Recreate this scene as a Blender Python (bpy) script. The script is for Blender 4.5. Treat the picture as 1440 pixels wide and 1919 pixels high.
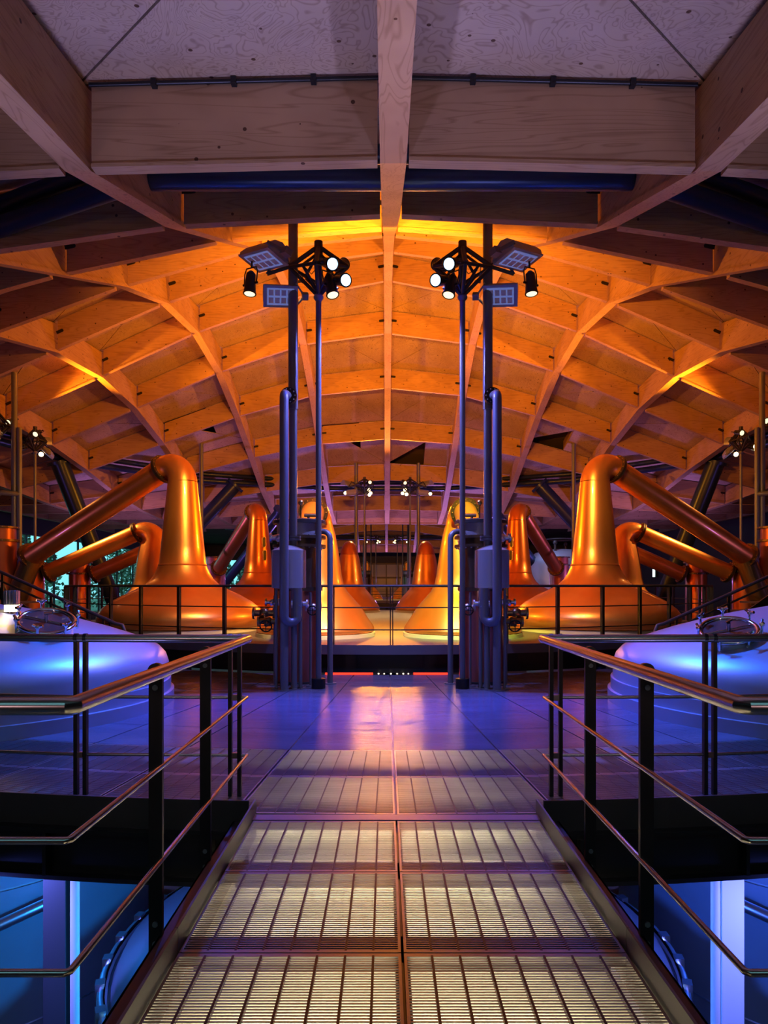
import bpy, math, random
from math import sin, cos, pi, radians as R, sqrt, atan2, hypot
from mathutils import Vector, Matrix
random.seed(7)
for o in list(bpy.data.objects): bpy.data.objects.remove(o)
S = bpy.context.scene
COL = S.collection

# ------------------------------------------------------------------ camera
EYE = 1.55; F = 1300.0; VPX = 723.5; HOR = 1098.0
AX = 0.07                       # X of the hall's symmetry axis
CX, CY = AX, 21.6               # centre of the still-house pod
PITCH = 37.1                    # distance to the next pod
cd = bpy.data.cameras.new('camera'); cam = bpy.data.objects.new('camera', cd); COL.objects.link(cam)
cam.location = (0, 0, EYE); cam.rotation_euler = (pi/2, 0, 0)
cd.sensor_width = 36; cd.sensor_fit = 'AUTO'; cd.lens = F/1919*36
cd.shift_x = (720-VPX)/1919; cd.shift_y = (HOR-959.5)/1919
cd.clip_start = .05; cd.clip_end = 400
S.camera = cam
# ------------------------------------------------------------------ view / world
S.view_settings.view_transform = 'Standard'; S.view_settings.look = 'None'
S.view_settings.gamma = 1; S.view_settings.use_curve_mapping = False
S.view_settings.exposure = 0.35
W = bpy.data.worlds.new('dusk'); S.world = W; W.use_nodes = True
W.node_tree.nodes['Background'].inputs[0].default_value = (.20, .55, .62, 1)
W.node_tree.nodes['Background'].inputs[1].default_value = 1.5

AMBER = (1, .30, .012); WARM = (1, .58, .18); YEL = (.88, 1, .10); BLUE = (.012, .12, 1); CYAN = (.01, .35, 1); LAV = (.42, .40, 1); MAUVE = (.95, .56, .58); VIO = (.50, .24, 1); CREAM = (1, .90, .62)
def spot(loc, aim, w, col, ang=60, blend=.5, r=.06):
    l = bpy.data.lights.new('spot_light', 'SPOT'); l.energy = w; l.color = col
    l.spot_size = R(ang); l.spot_blend = blend; l.shadow_soft_size = r
    o = bpy.data.objects.new('spot_light', l); COL.objects.link(o); o.location = loc
    o.rotation_euler = (Vector(aim)-Vector(loc)).to_track_quat('-Z', 'Y').to_euler()
    return o
def area(loc, aim, w, col, sx, sy):
    l = bpy.data.lights.new('area_light', 'AREA'); l.energy = w; l.color = col; l.shape = 'RECTANGLE'; l.size = sx; l.size_y = sy
    o = bpy.data.objects.new('area_light', l); COL.objects.link(o); o.location = loc
    o.rotation_euler = (Vector(aim)-Vector(loc)).to_track_quat('-Z', 'Y').to_euler()
    return o
for sg in (-1, 1):
    X = lambda v: AX+sg*v
    # amber floods on the pole heads, plus one added low fill, thrown up into the dome
    spot((X(1.0), 11.0, 6.6), (X(-.6), 22, 10.9), 1900, AMBER, 80, .8, .12)
    spot((X(1.5), 11.0, 6.6), (X(6.5), 27, 9.0), 2000, AMBER, 72, .8, .12)
    spot((X(11.2), 21.2, 6.3), (X(-5.5), 20.5, 10.0), 4600, AMBER, 88, .7, .12)
    spot((X(.8), 32.6, 6.2), (X(2.5), 18, 10.4), 1200, AMBER, 100, .8, .12)
    spot((X(1.2), 21.6, .9), (X(1.6), 20.6, 10), 900, AMBER, 95, .8, .15)  # added fill low at the platform centre, no fixture there
    # blue-white spots on the front heads: vessel domes and deck
    spot((X(1.0), 10.3, 6.0), (X(4.2), 7.4, .8), 2300, BLUE, 46, .7)
    spot((X(.8), 10.3, 6.0), (X(1.6), 7.4, 0), 6000, (.018, .055, 1), 56, .9)
    spot((X(1.9), 10.2, 6.0), (X(2.6), 5.6, 0), 1000, BLUE, 40, .9)
    spot((X(-.9), 10.4, 5.9), (X(1.5), 10.6, 1.9), 800, (.26, .27, 1), 100, .8)
    spot((X(1.3), 10.4, 6.0), (X(4.0), 7.6, .6), 420, CYAN, 22, .9)
    # warm spots on the stills
    spot((X(1.2), 10.7, 6.1), (X(4.9), 16.2, 1.4), 1150, WARM, 46, .7)
    spot((X(.7), 10.8, 6.1), (X(1.3), 14.6, 1.2), 3800, YEL if sg > 0 else WARM, 38, .7)
    spot((X(10.9), 20.2, 6.0), (X(6.5), 20.0, 2.6), 1300, WARM, 60, .7)
    spot((X(10.9), 22.8, 6.0), (X(5.0), 26.5, 2.2), 900, WARM, 50, .7)
    spot((X(1.0), 33.0, 6.0), (X(1.5), 28.3, 1.2), 600, WARM, 50, .7)
    spot((X(1.4), 10.7, 6.1), (X(8.0), 18.3, 3.2), 1500, WARM, 30, .8)
    # added violet and mauve fill without fixtures: by walkway, behind viewpoint, on outer ring
    spot((X(2.9), 3.6, -.9), (X(1.7), 4.4, 6.0), 850, LAV, 62, .9, .2)
    spot((X(4.5), -3.0, 1.5), (X(4.0), 10.0, 6.6), 100, MAUVE, 100, .9, .3)
    spot((X(13), 30, 1.0), (X(9), 34, 6.0), 900, VIO, 150, .9, .3)
    spot((X(3), 38.5, 1.2), (X(2), 37, 6.0), 1000, VIO, 165, .9, .3)
    spot((X(15), 16, 1.0), (X(11), 20, 7.0), 110, VIO, 130, .9, .3)
    # the farther pod: amber on its dome, warm on its stills, added violet fill beyond
    spot((X(1.0), 48.5, 6.4), (X(0), 62, 9.6), 1500, AMBER, 100, .8, .12)
    spot((X(1.2), 48.4, 6.0), (X(1.5), 52, 1.2), 900, WARM, 50, .8)
    spot((X(2), 75.5, 2.0), (X(1), 72, 6.0), 900, VIO, 150, .9, .2)
    # blue light in the vessel hall below
    spot((X(.3), 4.9, -.65), (X(3.4), 7.6, -2.4), 520, (.01, .28, 1) if sg < 0 else (.03, .14, 1), 110, .9, .15)
    spot((X(3.2), 4.6, -.8), (X(1.2), 6.4, -2.2), 190, (.12, .16, 1), 120, .9, .15)

# ------------------------------------------------------------------ materials
M = {}
def mat(name, base=(.5, .5, .5), metal=0, rough=.5, coat=0, emit=None, es=0, bump=None, tint=None, aniso=0, spec=None):
    """tint: (scale xyz, colour2, detail) noise colour variation; bump: (scale xyz, strength)"""
    m = bpy.data.materials.new(name); m.use_nodes = True; nt = m.node_tree; b = nt.nodes['Principled BSDF']
    b.inputs['Base Color'].default_value = (*base, 1); b.inputs['Metallic'].default_value = metal; b.inputs['Roughness'].default_value = rough
    b.inputs['Coat Weight'].default_value = coat; b.inputs['Coat Roughness'].default_value = .06; b.inputs['Anisotropic'].default_value = aniso
    if emit: b.inputs['Emission Color'].default_value = (*emit, 1); b.inputs['Emission Strength'].default_value = es
    def noise(sc, det=4, dist=0):
        tc = nt.nodes.new('ShaderNodeTexCoord'); mp = nt.nodes.new('ShaderNodeMapping'); n = nt.nodes.new('ShaderNodeTexNoise')
        mp.inputs['Scale'].default_value = sc; nt.links.new(tc.outputs['Object'], mp.inputs[0]); nt.links.new(mp.outputs[0], n.inputs[0])
        n.inputs['Scale'].default_value = 1; n.inputs['Detail'].default_value = det; n.inputs['Distortion'].default_value = dist
        return n
    if tint:
        n = noise(tint[0], tint[2] if len(tint) > 2 else 4); cr = nt.nodes.new('ShaderNodeValToRGB')
        cr.color_ramp.elements[0].position = .35; cr.color_ramp.elements[1].position = .65
        cr.color_ramp.elements[0].color = (*base, 1); cr.color_ramp.elements[1].color = (*tint[1], 1)
        nt.links.new(n.outputs[0], cr.inputs[0]); nt.links.new(cr.outputs[0], b.inputs['Base Color'])
    if bump:
        n = noise(bump[0]); bp = nt.nodes.new('ShaderNodeBump'); bp.inputs['Strength'].default_value = bump[1]; bp.inputs['Distance'].default_value = .02
        nt.links.new(n.outputs[0], bp.inputs['Height']); nt.links.new(bp.outputs[0], b.inputs['Normal'])
    if spec is not None: b.inputs['Specular IOR Level'].default_value = spec
    M[name] = m; return m
def plywood(name, scale, dist, c1=(.55, .34, .18), c2=(.42, .24, .115), knots=True):
    m = bpy.data.materials.new(name); m.use_nodes = True; nt = m.node_tree; b = nt.nodes['Principled BSDF']; L = nt.links.new
    b.inputs['Roughness'].default_value = .55; b.inputs['Specular IOR Level'].default_value = .3
    tc = nt.nodes.new('ShaderNodeTexCoord'); mp = nt.nodes.new('ShaderNodeMapping'); mp.inputs['Scale'].default_value = scale
    L(tc.outputs['Object'], mp.inputs[0])
    n1 = nt.nodes.new('ShaderNodeTexNoise'); n1.inputs['Scale'].default_value = 1; n1.inputs['Detail'].default_value = 2; n1.inputs['Distortion'].default_value = dist; L(mp.outputs[0], n1.inputs[0])
    mu = nt.nodes.new('ShaderNodeMath'); mu.operation = 'MULTIPLY'; mu.inputs[1].default_value = 26; L(n1.outputs[0], mu.inputs[0])
    fr = nt.nodes.new('ShaderNodeMath'); fr.operation = 'PINGPONG'; fr.inputs[1].default_value = 1; L(mu.outputs[0], fr.inputs[0])
    cr = nt.nodes.new('ShaderNodeValToRGB'); cr.color_ramp.elements[0].position = .0; cr.color_ramp.elements[1].position = .38
    cr.color_ramp.elements[0].color = (*c2, 1); cr.color_ramp.elements[1].color = (*c1, 1); L(fr.outputs[0], cr.inputs[0])
    n2 = nt.nodes.new('ShaderNodeTexNoise'); n2.inputs['Scale'].default_value = 1.3; n2.inputs['Detail'].default_value = 3; L(tc.outputs['Object'], n2.inputs[0])
    mx = nt.nodes.new('ShaderNodeMixRGB'); mx.blend_type = 'MULTIPLY'; mx.inputs[0].default_value = .55; L(cr.outputs[0], mx.inputs[1])
    c3 = nt.nodes.new('ShaderNodeValToRGB'); c3.color_ramp.elements[0].position = .3; c3.color_ramp.elements[1].position = .7
    c3.color_ramp.elements[0].color = (.66, .60, .55, 1); c3.color_ramp.elements[1].color = (1, 1, 1, 1); L(n2.outputs[0], c3.inputs[0]); L(c3.outputs[0], mx.inputs[2])
    out = mx.outputs[0]
    if knots:
        v = nt.nodes.new('ShaderNodeTexVoronoi'); v.inputs['Scale'].default_value = 4.2; L(tc.outputs['Object'], v.inputs[0])
        lt = nt.nodes.new('ShaderNodeMath'); lt.operation = 'LESS_THAN'; lt.inputs[1].default_value = .085; L(v.outputs['Distance'], lt.inputs[0])
        m2 = nt.nodes.new('ShaderNodeMixRGB'); m2.inputs[2].default_value = (.10, .045, .02, 1); L(lt.outputs[0], m2.inputs[0]); L(out, m2.inputs[1]); out = m2.outputs[0]
    L(out, b.inputs['Base Color']); M[name] = m
plywood('ply_x', (.3, 4.5, 4.5), .8)
plywood('ply_y', (4.5, .3, 4.5), .8)
plywood('ply_panel', (1.3, 1.3, .6), 2.6, (.57, .42, .30), (.40, .27, .18))
COP = (.92, .37, .10)
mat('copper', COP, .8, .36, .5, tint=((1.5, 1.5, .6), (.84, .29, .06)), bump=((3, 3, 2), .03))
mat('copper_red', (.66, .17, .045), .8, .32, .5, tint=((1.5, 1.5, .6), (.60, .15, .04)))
mat('copper_dark', (.46, .13, .09), .55, .34, .5, tint=((2, 2, 1), (.38, .10, .07)))
mat('brass', (.78, .55, .22), 1, .3)
mat('bronze_dark', (.13, .085, .05), .8, .4)
mat('bronze', (.30, .20, .11), .9, .3)
mat('steel', (.66, .67, .70), 1, .3, tint=((1, 1, 30), (.58, .59, .62)))
mat('steel_dome', (.40, .43, .50), .55, .42, tint=((2, 2, 2), (.36, .39, .46)), bump=((2, 2, 40), .015))
mat('steel_rail', (.52, .48, .48), 1, .26)
mat('grey_paint', (.17, .18, .21), .25, .36)
mat('grey_tank', (.36, .38, .42), .3, .4)
mat('black_steel', (.016, .016, .018), .3, .35)
mat('dark_steel', (.05, .048, .05), .4, .42)
mat('kerb_steel', (.15, .145, .18), .4, .45)
mat('threshold', (.24, .19, .22), .5, .4)
mat('blue_steel', (.035, .055, .11), .5, .3)
mat('grating', (.30, .29, .30), .7, .34, tint=((1.2, 5, 1), (.22, .21, .23)))
mat('deck_plate', (.15, .15, .20), 0, .10, spec=.17, bump=((3, 90, 1), .16), tint=((.8, 3, 1), (.11, .11, .15)))
mat('rust_bar', (.05, .03, .035), .4, .5)
mat('soffit', (.80, .74, .60), 0, .7, tint=((2, 7, 1), (.66, .60, .47)))
mat('platform', (.60, .54, .40), 0, .22, tint=((1, 3, 1), (.50, .45, .33)))
mat('plinth', (.62, .58, .46), 0, .5)
mat('concrete', (.25, .25, .25), 0, .7)
mat('dark_wall', (.05, .048, .052), 0, .6)
mat('deck_dark', (.10, .075, .06), 0, .9)
mat('column_beige', (.56, .53, .46), 0, .5)
mat('chrome', (.8, .8, .82), 1, .12)
mat('sight_glass', (.20, .07, .055), .2, .06, 1)
mat('lens_cold', (.9, .95, 1), 0, .2, emit=(.40, .66, 1), es=3.2)
mat('lens_warm', (1, .9, .7), 0, .2, emit=(1, .70, .30), es=7)
mat('lens_low', (1, .95, .8), 0, .2, emit=(1, .86, .5), es=1.1)
mat('led_grid', (.25, .3, .4), 0, .25, emit=(.25, .35, .9), es=.25)
mat('red_glow', (.8, .05, .02), 0, .4, emit=(1, .03, .01), es=2.0)
mat('lamp_glow', (1, .95, .8), 0, .3, emit=(1, .85, .5), es=4)
mat('exit_glow', (.9, 1, .95), 0, .3, emit=(.8, 1, .95), es=3)
mat('leaf', (.10, .20, .14), 0, .6, tint=((3, 3, 3), (.20, .26, .14)))
mat('leaf_pale', (.22, .33, .27), 0, .6, tint=((3, 3, 3), (.30, .30, .20)))
mat('bark', (.12, .09, .06), 0, .8)
mat('grass', (.10, .15, .10), 0, .9)
mat('mullion', (.03, .03, .035), .3, .4)
mat('cable_red', (.20, .03, .03), 0, .5)
mat('white_plastic', (.75, .75, .75), 0, .4)
g = bpy.data.materials.new('glass'); g.use_nodes = True; gb = g.node_tree.nodes['Principled BSDF']
gb.inputs['Base Color'].default_value = (.75, .95, .95, 1); gb.inputs['Transmission Weight'].default_value = 1; gb.inputs['Roughness'].default_value = 0; gb.inputs['IOR'].default_value = 1.1
M['glass'] = g

# ------------------------------------------------------------------ mesh builder
class MB:
    def __init__(s): s.v = []; s.f = []
    def add(s, vs, fs):
        n = len(s.v); s.v += [tuple(p) for p in vs]; s.f += [tuple(i+n for i in f) for f in fs]; return s
    def box(s, x0, x1, y0, y1, z0, z1):
        return s.add([(x0,y0,z0),(x1,y0,z0),(x1,y1,z0),(x0,y1,z0),(x0,y0,z1),(x1,y0,z1),(x1,y1,z1),(x0,y1,z1)],
                     [(3,2,1,0),(4,5,6,7),(0,1,5,4),(1,2,6,5),(2,3,7,6),(3,0,4,7)])
    def hexa(s, b, t):   # 4 bottom + 4 top points, ccw from above
        return s.add(list(b)+list(t), [(3,2,1,0),(4,5,6,7),(0,1,5,4),(1,2,6,5),(2,3,7,6),(3,0,4,7)])
    def sweep(s, prof, a, b, side):   # polygon prof [(u, z)] extruded from a to b; u along side
        a = Vector(a); b = Vector(b); side = Vector(side); n = len(prof)
        vs = [a+side*u+Vector((0,0,z)) for u, z in prof]+[b+side*u+Vector((0,0,z)) for u, z in prof]
        return s.add(vs, [tuple(range(n))[::-1], tuple(range(n, 2*n))]+[(i, (i+1) % n, n+(i+1) % n, n+i) for i in range(n)])
    def bar(s, a, b, w, h=None):   # rectangular bar between points
        a = Vector(a); b = Vector(b); h = h or w; d = (b-a).normalized()
        up = Vector((0,0,1)) if abs(d.z) < .95 else Vector((0,1,0))
        x = d.cross(up).normalized()*w/2; y = x.cross(d).normalized()*h/2
        return s.add([a-x-y, a+x-y, a+x+y, a-x+y, b-x-y, b+x-y, b+x+y, b-x+y],
                     [(3,2,1,0),(4,5,6,7),(0,1,5,4),(1,2,6,5),(2,3,7,6),(3,0,4,7)])
    def tube(s, path, r, n=14, cap=True, closed=False):
        P = [Vector(p) for p in path]; m = len(P); rs = r if isinstance(r, (list, tuple)) else [r]*m
        T = []
        for i in range(m):
            a = P[i-1] if (i > 0 or closed) else P[i]; b = P[(i+1) % m] if (i < m-1 or closed) else P[i]
            T.append((b-a).normalized())
        up = Vector((0,0,1)) if abs(T[0].z) < .9 else Vector((1,0,0))
        x = T[0].cross(up).normalized(); vs = []
        for i in range(m):
            x = (x-T[i]*x.dot(T[i])).normalized(); y = T[i].cross(x)
            k = 1.0
            if 0 < i < m-1:
                c = (P[i]-P[i-1]).normalized().dot((P[i+1]-P[i]).normalized()); k = 1
            for j in range(n):
                t = 2*pi*j/n; vs.append(P[i]+(x*cos(t)+y*sin(t))*rs[i]*k)
        fs = []
        for i in range(m if closed else m-1):
            i2 = (i+1) % m
            for j in range(n): fs.append((i*n+j, i*n+(j+1) % n, i2*n+(j+1) % n, i2*n+j))
        if cap and not closed: fs += [tuple(range(n))[::-1], tuple((m-1)*n+j for j in range(n))]
        return s.add(vs, fs)
    def cyl(s, a, b, r, n=16, r2=None): return s.tube([a, b], [r, r if r2 is None else r2], n)
    def lathe(s, prof, c=(0,0,0), n=48):
        vs = []; m = len(prof)
        for r, z in prof:
            for j in range(n): t = 2*pi*j/n; vs.append((c[0]+r*cos(t), c[1]+r*sin(t), c[2]+z))
        fs = [(i*n+j, i*n+(j+1) % n, (i+1)*n+(j+1) % n, (i+1)*n+j) for i in range(m-1) for j in range(n)]
        fs += [tuple(range(n))[::-1], tuple((m-1)*n+j for j in range(n))]
        return s.add(vs, fs)
    def ball(s, c, r, n=8):
        return s.lathe([(max(r*sin(pi*i/n), 1e-4), -r*cos(pi*i/n)) for i in range(n+1)], c, n+2)
    def ring(s, c, R_, r, axis=(0,0,1), n=24, k=8):
        q = Vector((0,0,1)).rotation_difference(Vector(axis).normalized())
        return s.tube([Vector(c)+q @ Vector((R_*cos(2*pi*i/n), R_*sin(2*pi*i/n), 0)) for i in range(n)], r, k, closed=True)
    def flange(s, c, axis, r, t, n=20):
        a = Vector(axis).normalized()*t/2; c = Vector(c); return s.cyl(c-a, c+a, r, n)
    def bolts(s, c, axis, r, n=12, br=.018):
        q = Vector((0,0,1)).rotation_difference(Vector(axis).normalized())
        for i in range(n):
            s.ball(Vector(c)+q @ Vector((r*cos(2*pi*i/n), r*sin(2*pi*i/n), 0)), br, 4)
        return s
    def build(s, name, m, parent=None, smooth=True, **kw):
        me = bpy.data.meshes.new(name); me.from_pydata(s.v, [], s.f); me.validate()
        if smooth:
            me.polygons.foreach_set('use_smooth', [True]*len(me.polygons)); me.set_sharp_from_angle(angle=R(38))
        me.materials.append(M[m]); return link(name, me, parent, **kw)
def link(name, data, parent=None, label=None, cat=None, group=None, kind=None):
    o = bpy.data.objects.new(name, data); COL.objects.link(o)
    if parent: o.parent = parent
    return tag(o, label, cat, group, kind)
def tag(o, label=None, cat=None, group=None, kind=None):
    if label: o['label'] = label
    if cat: o['category'] = cat
    if group: o['group'] = group
    if kind: o['kind'] = kind
    return o
def thing(name, label, cat, loc=(0,0,0), rz=0, group=None):
    o = link(name, None, None, label, cat, group); o.location = loc; o.rotation_euler = (0, 0, rz); return o
def copy_tree(o, parent=None):
    c = o.copy(); COL.objects.link(c); c.parent = parent
    for ch in o.children: copy_tree(ch, c)
    return c
def side(sg): return 'on the dark wall side' if sg > 0 else 'on the glazed wall side'
def relabel(o, label, group=None):
    o['label'] = label
    if group: o['group'] = group
    return o
def arc(c, a0, a1, r, u, v, n=8):
    c = Vector(c); u = Vector(u); v = Vector(v)
    return [c+u*(r*cos(a0+(a1-a0)*i/n))+v*(r*sin(a0+(a1-a0)*i/n)) for i in range(n+1)]

# ------------------------------------------------------------------ roof surface
TAB = [(0, 11.05), (3, 10.5), (6, 9.42), (9, 8.03), (12, 6.67), (15, 5.57), (18, 5.09), (19, 5.05), (99, 5.05)]
def roofz(x, y):
    k = round((y-CY)/PITCH); r = hypot(x-CX, y-CY-PITCH*k)
    for (a, za), (b, zb), i in zip(TAB, TAB[1:], range(99)):
        if r <= b:
            t = (r-a)/(b-a)
            m = lambda q: 0 if q <= 0 or q >= len(TAB)-2 else (TAB[q+1][1]-TAB[q-1][1])/(TAB[q+1][0]-TAB[q-1][0])
            if b > 50: return za
            h = b-a; m0, m1 = m(i)*h, m(i+1)*h
            return (2*t**3-3*t*t+1)*za+(t**3-2*t*t+t)*m0+(-2*t**3+3*t*t)*zb+(t**3-t*t)*m1
    return 5.05
DEP = .78
def node(i, j): x = AX+3*i; y = CY+3*j; return Vector((x, y, roofz(x, y)))
deck = MB(); NX, NY0, NY1 = 7, -10, 20
idx = {}
for j in range(NY0, NY1+1):
    for i in range(-NX, NX+1):
        p = node(i, j); idx[i, j] = len(deck.v); deck.v.append((p.x, p.y, p.z+1.35))
for j in range(NY0, NY1):
    for i in range(-NX, NX): deck.f.append((idx[i, j], idx[i, j+1], idx[i+1, j+1], idx[i+1, j]))
ceiling = deck.build('ceiling', 'deck_dark', None, False, label='undulating timber grid ceiling domed over the stills', kind='structure')
PROF = [(-.1, DEP), (-.1, .075), (-.125, .075), (-.125, 0), (.125, 0), (.125, .075), (.1, .075), (.1, DEP)]
PROF_T = [(-.05, DEP), (-.05, .035), (-.065, .035), (-.065, 0), (.065, 0), (.065, .035), (.05, .035), (.05, DEP)]
def reach(j):   # how many bays to each side are in view on row j
    y = CY+3*j
    return 0 if y < -6 else min(NX-1, max(2, int((.60*max(y, 0)+4.5)/3))) if y < 43 else 3
HOLES = {(-1, 3, 0), (0, 3, 1), (-3, 2, 0), (2, 2, 1)}
brk = MB(); brk.box(-.03, .13, -.015, 0, -.04, .04); brk.cyl((.13, -.018, 0), (.13, 0, 0), .04, 10); brk.v = [(x, y, z) for x, y, z in brk.v]
brk_me = None
far_panels = MB(); far_beams = MB()
for j in range(-9, 19):
    rc = reach(j)
    if not rc: continue
    y = CY+3*j
    far = y > 41.5
    for i in range(-rc, rc+1):       # beams running along the hall
        if j < 18:
            a, b = node(i, j), node(i, j+1)
            tgt = far_beams if far else MB()
            tgt.sweep(PROF, a, b, (1, 0, 0))
            if not far: tgt.build('longitudinal_beam', 'ply_y', ceiling, False)
    for i in range(-rc, rc):         # cross beams between them
        a, b = node(i, j), node(i+1, j); d = (b-a)/3.0
        a2 = a+d*.15; b2 = b-d*.15
        if far: far_beams.sweep(PROF_T, a2, b2, (0, 1, 0)); continue
        bm = MB().sweep([(u, z-.004) for u, z in PROF_T], a2, b2, (0, 1, 0)).build('transverse_beam', 'ply_x', ceiling, False)
        if 7 < y < 33.5:
            for e, sg in ((a2, 1), (b2, -1)):
                if brk_me is None:
                    o = brk.build('bracket', 'black_steel', bm, False); brk_me = o.data
                else: o = link('bracket', brk_me, bm)
                o.location = e+Vector((0, -.05, .46)); o.rotation_euler = (0, -atan2(d.z, d.x) if sg > 0 else -atan2(d.z, d.x)+pi, 0)
    for i in range(-rc, rc):         # two triangular plywood panels in each bay
        if j >= 18: continue
        q = [node(i, j), node(i+1, j), node(i+1, j+1), node(i, j+1)]
        q = [p+Vector((0, 0, DEP+.035)) for p in q]
        left = i < 0
        near = y+1.5 < CY or (y-CY) > 14
        dia = (left == near)   # which diagonal the joint follows
        tris = [(0, 1, 3), (1, 2, 3)] if not dia else [(0, 1, 2), (0, 2, 3)]
        if left and near: tris = [(0, 1, 3), (1, 2, 3)]
        elif near: tris = [(0, 1, 2), (0, 2, 3)]
        elif left: tris = [(0, 1, 2), (0, 2, 3)]
        else: tris = [(0, 1, 3), (1, 2, 3)]
        for ti, t in enumerate(tris):
            P = [q[k] for k in t]; c = (P[0]+P[1]+P[2])/3
            if (i, j, ti) in HOLES:    # cut the corner off for a roof opening
                P = P if ti else [P[1], P[2], P[0]]
                Q = [P[0], P[1], P[1].lerp(P[2], .42), P[0].lerp(P[2], .42)]; c = sum(Q, Vector())/4; Q = [p+(c-p).normalized()*.03 for p in Q]
                MB().hexa(Q, [p+Vector((0, 0, .03)) for p in Q]).build('ceiling_panel', 'ply_panel', ceiling, False)
                q1, q2 = Q[2], Q[3]
                MB().hexa([q1, q2, q2+Vector((0, .02, 0)), q1+Vector((0, .02, 0))], [p+Vector((0, 0, .4)) for p in (q1, q2, q2+Vector((0, .02, 0)), q1+Vector((0, .02, 0)))]).build('opening_reveal', 'ply_x', ceiling, False)
                continue
            P = [p+(c-p).normalized()*.035 for p in P]
            tgt = far_panels if far else MB()
            tgt.add(P+[p+Vector((0, 0, .03)) for p in P], [(2, 1, 0), (3, 4, 5), (0, 1, 4, 3), (1, 2, 5, 4), (2, 0, 3, 5)])
            if not far: tgt.build('ceiling_panel', 'ply_panel', ceiling, False)
far_panels.build('far_ceiling_panels', 'ply_panel', ceiling, False, kind='stuff')
far_beams.build('far_beams', 'ply_x', ceiling, False, kind='stuff')
# conduits clipped along the top of the nearest cross beam
for i in (-1, 0):
    a, b = node(i, -5), node(i+1, -5)
    m = MB(); off = Vector((0, -.08, DEP-.02)); d = (b-a)/3
    m.cyl(a+d*.14+off, b-d*.14+off, .02, 10)
    for t in (.25, .5, .75): p = a.lerp(b, t)+off; m.box(p.x-.025, p.x+.025, p.y-.03, p.y+.035, p.z-.035, p.z+.03)
    m.build('cable_conduit', 'black_steel', None, label='black cable conduit clipped atop the timber cross beam '+side(i+.5), cat='conduit', group='conduits on the cross beam')
# steel ring tubes and raking struts carrying each dome
for k in (0, 1):
    MB().ring((CX, CY+PITCH*k, 6.44), 13.6, .13, n=14, k=16).ring((CX, CY+PITCH*k, 6.74), 13.6, .11, n=14, k=12).build('ring_tube', 'blue_steel', None,
        label=['dark blue steel ring tube threaded through the beams of the dome over the stills', 'dark blue steel ring tube of the dome farther down the hall'][k], cat='steel tube')
def strut(a, b, r, lab):
    t = thing('roof_strut', lab, 'strut', b, 0, 'raking steel struts')
    a = Vector(a)-Vector(b); z = Vector((0, 0, 0))
    MB().tube([z, z.lerp(a, .72)], r, 18).build('lower_tube', 'blue_steel', t)
    MB().tube([z.lerp(a, .70), a], r*1.12, 18).build('upper_tube', 'blue_steel', t)
    MB().flange(a, a, r*1.6, .12).build('head_plate', 'blue_steel', t)
for sg in (-1, 1):
    X = lambda v: AX+sg*v
    strut((X(12.6), 26.6, 6.3), (X(9.9), 29.9, -4), .30, 'thick dark blue steel strut behind the side condensers '+side(sg))
    strut((X(7.2), 32.8, 6.3), (X(14.2), 32.0, -1.5), .28, 'dark blue strut raking outward from the ring tube '+side(sg))
    strut((X(5.2), 33.9, 5.2), (X(11.0), 38.0, -1.0), .25, 'slimmer blue strut low behind the rear onion still '+side(sg))

# ------------------------------------------------------------------ shell: walls, lower floor, windows
MB().box(-20.95, 21.1, -9, 82, -4.7, -4.5).build('floor', 'concrete', None, False, label='dark lower hall floor', kind='structure')
MB().box(21.0, 21.2, -9, 82, -4.5, 7.3).build('wall_right', 'dark_wall', None, False, label='dark plain side wall', kind='structure')
MB().box(-21, 21.2, -9.2, -9, -4.5, 7.3).build('wall_back', 'dark_wall', None, False, label='dark wall behind the viewpoint', kind='structure')
we = MB(); we.box(-13, 21.2, 80.5, 80.7, -4.5, 9); we.box(-21, -13, 80.5, 80.7, -4.5, -.4); we.box(-21, -13, 80.5, 80.7, 4.6, 9)
we.build('wall_end', 'dark_wall', None, False, label='dark end wall', kind='structure')
wl = MB(); wl.box(-21, -20.8, -9, 30, -4.5, 7.3); wl.box(-21, -20.8, 30, 82, -4.5, -.4); wl.box(-21, -20.8, 30, 82, 4.6, 7.3)
wl.build('wall_left', 'dark_wall', None, False, label='dark side wall with long glazed opening', kind='structure')
n = 0
y = 30.0
while y < 81:
    n += 1; y2 = y+3.4
    w = MB(); w.box(-20.96, -20.84, y, y+.10, -.4, 4.6); w.box(-20.96, -20.84, y+.10, y2, -.4, -.32); w.box(-20.96, -20.84, y+.10, y2, 4.52, 4.6)
    o = w.build('window_%d' % n, 'mullion', None, False, label='tall glazed bay of the side wall looking out on trees', kind='structure')
    MB().box(-20.91, -20.89, y+.10, y2, -.32, 4.52).build('pane', 'glass', o, False)
    y = y2
for k in range(4):
    x = -21+2*k; n += 1
    w = MB(); w.box(x, x+.1, 80.54, 80.66, -.4, 4.6); w.box(x+.1, x+2, 80.54, 80.66, -.4, -.32); w.box(x+.1, x+2, 80.54, 80.66, 4.52, 4.6)
    o = w.build('window_%d' % n, 'mullion', None, False, label='tall glazed bay of the end wall looking out on trees', kind='structure')
    MB().box(x+.1, x+2, 80.59, 80.61, -.32, 4.52).build('pane', 'glass', o, False)
MB().box(-120, -21.2, -10, 80.9, -1.2, -1.0).build('ground', 'grass', None, False, label='grassy ground outside the glazed wall', kind='structure')
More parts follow.
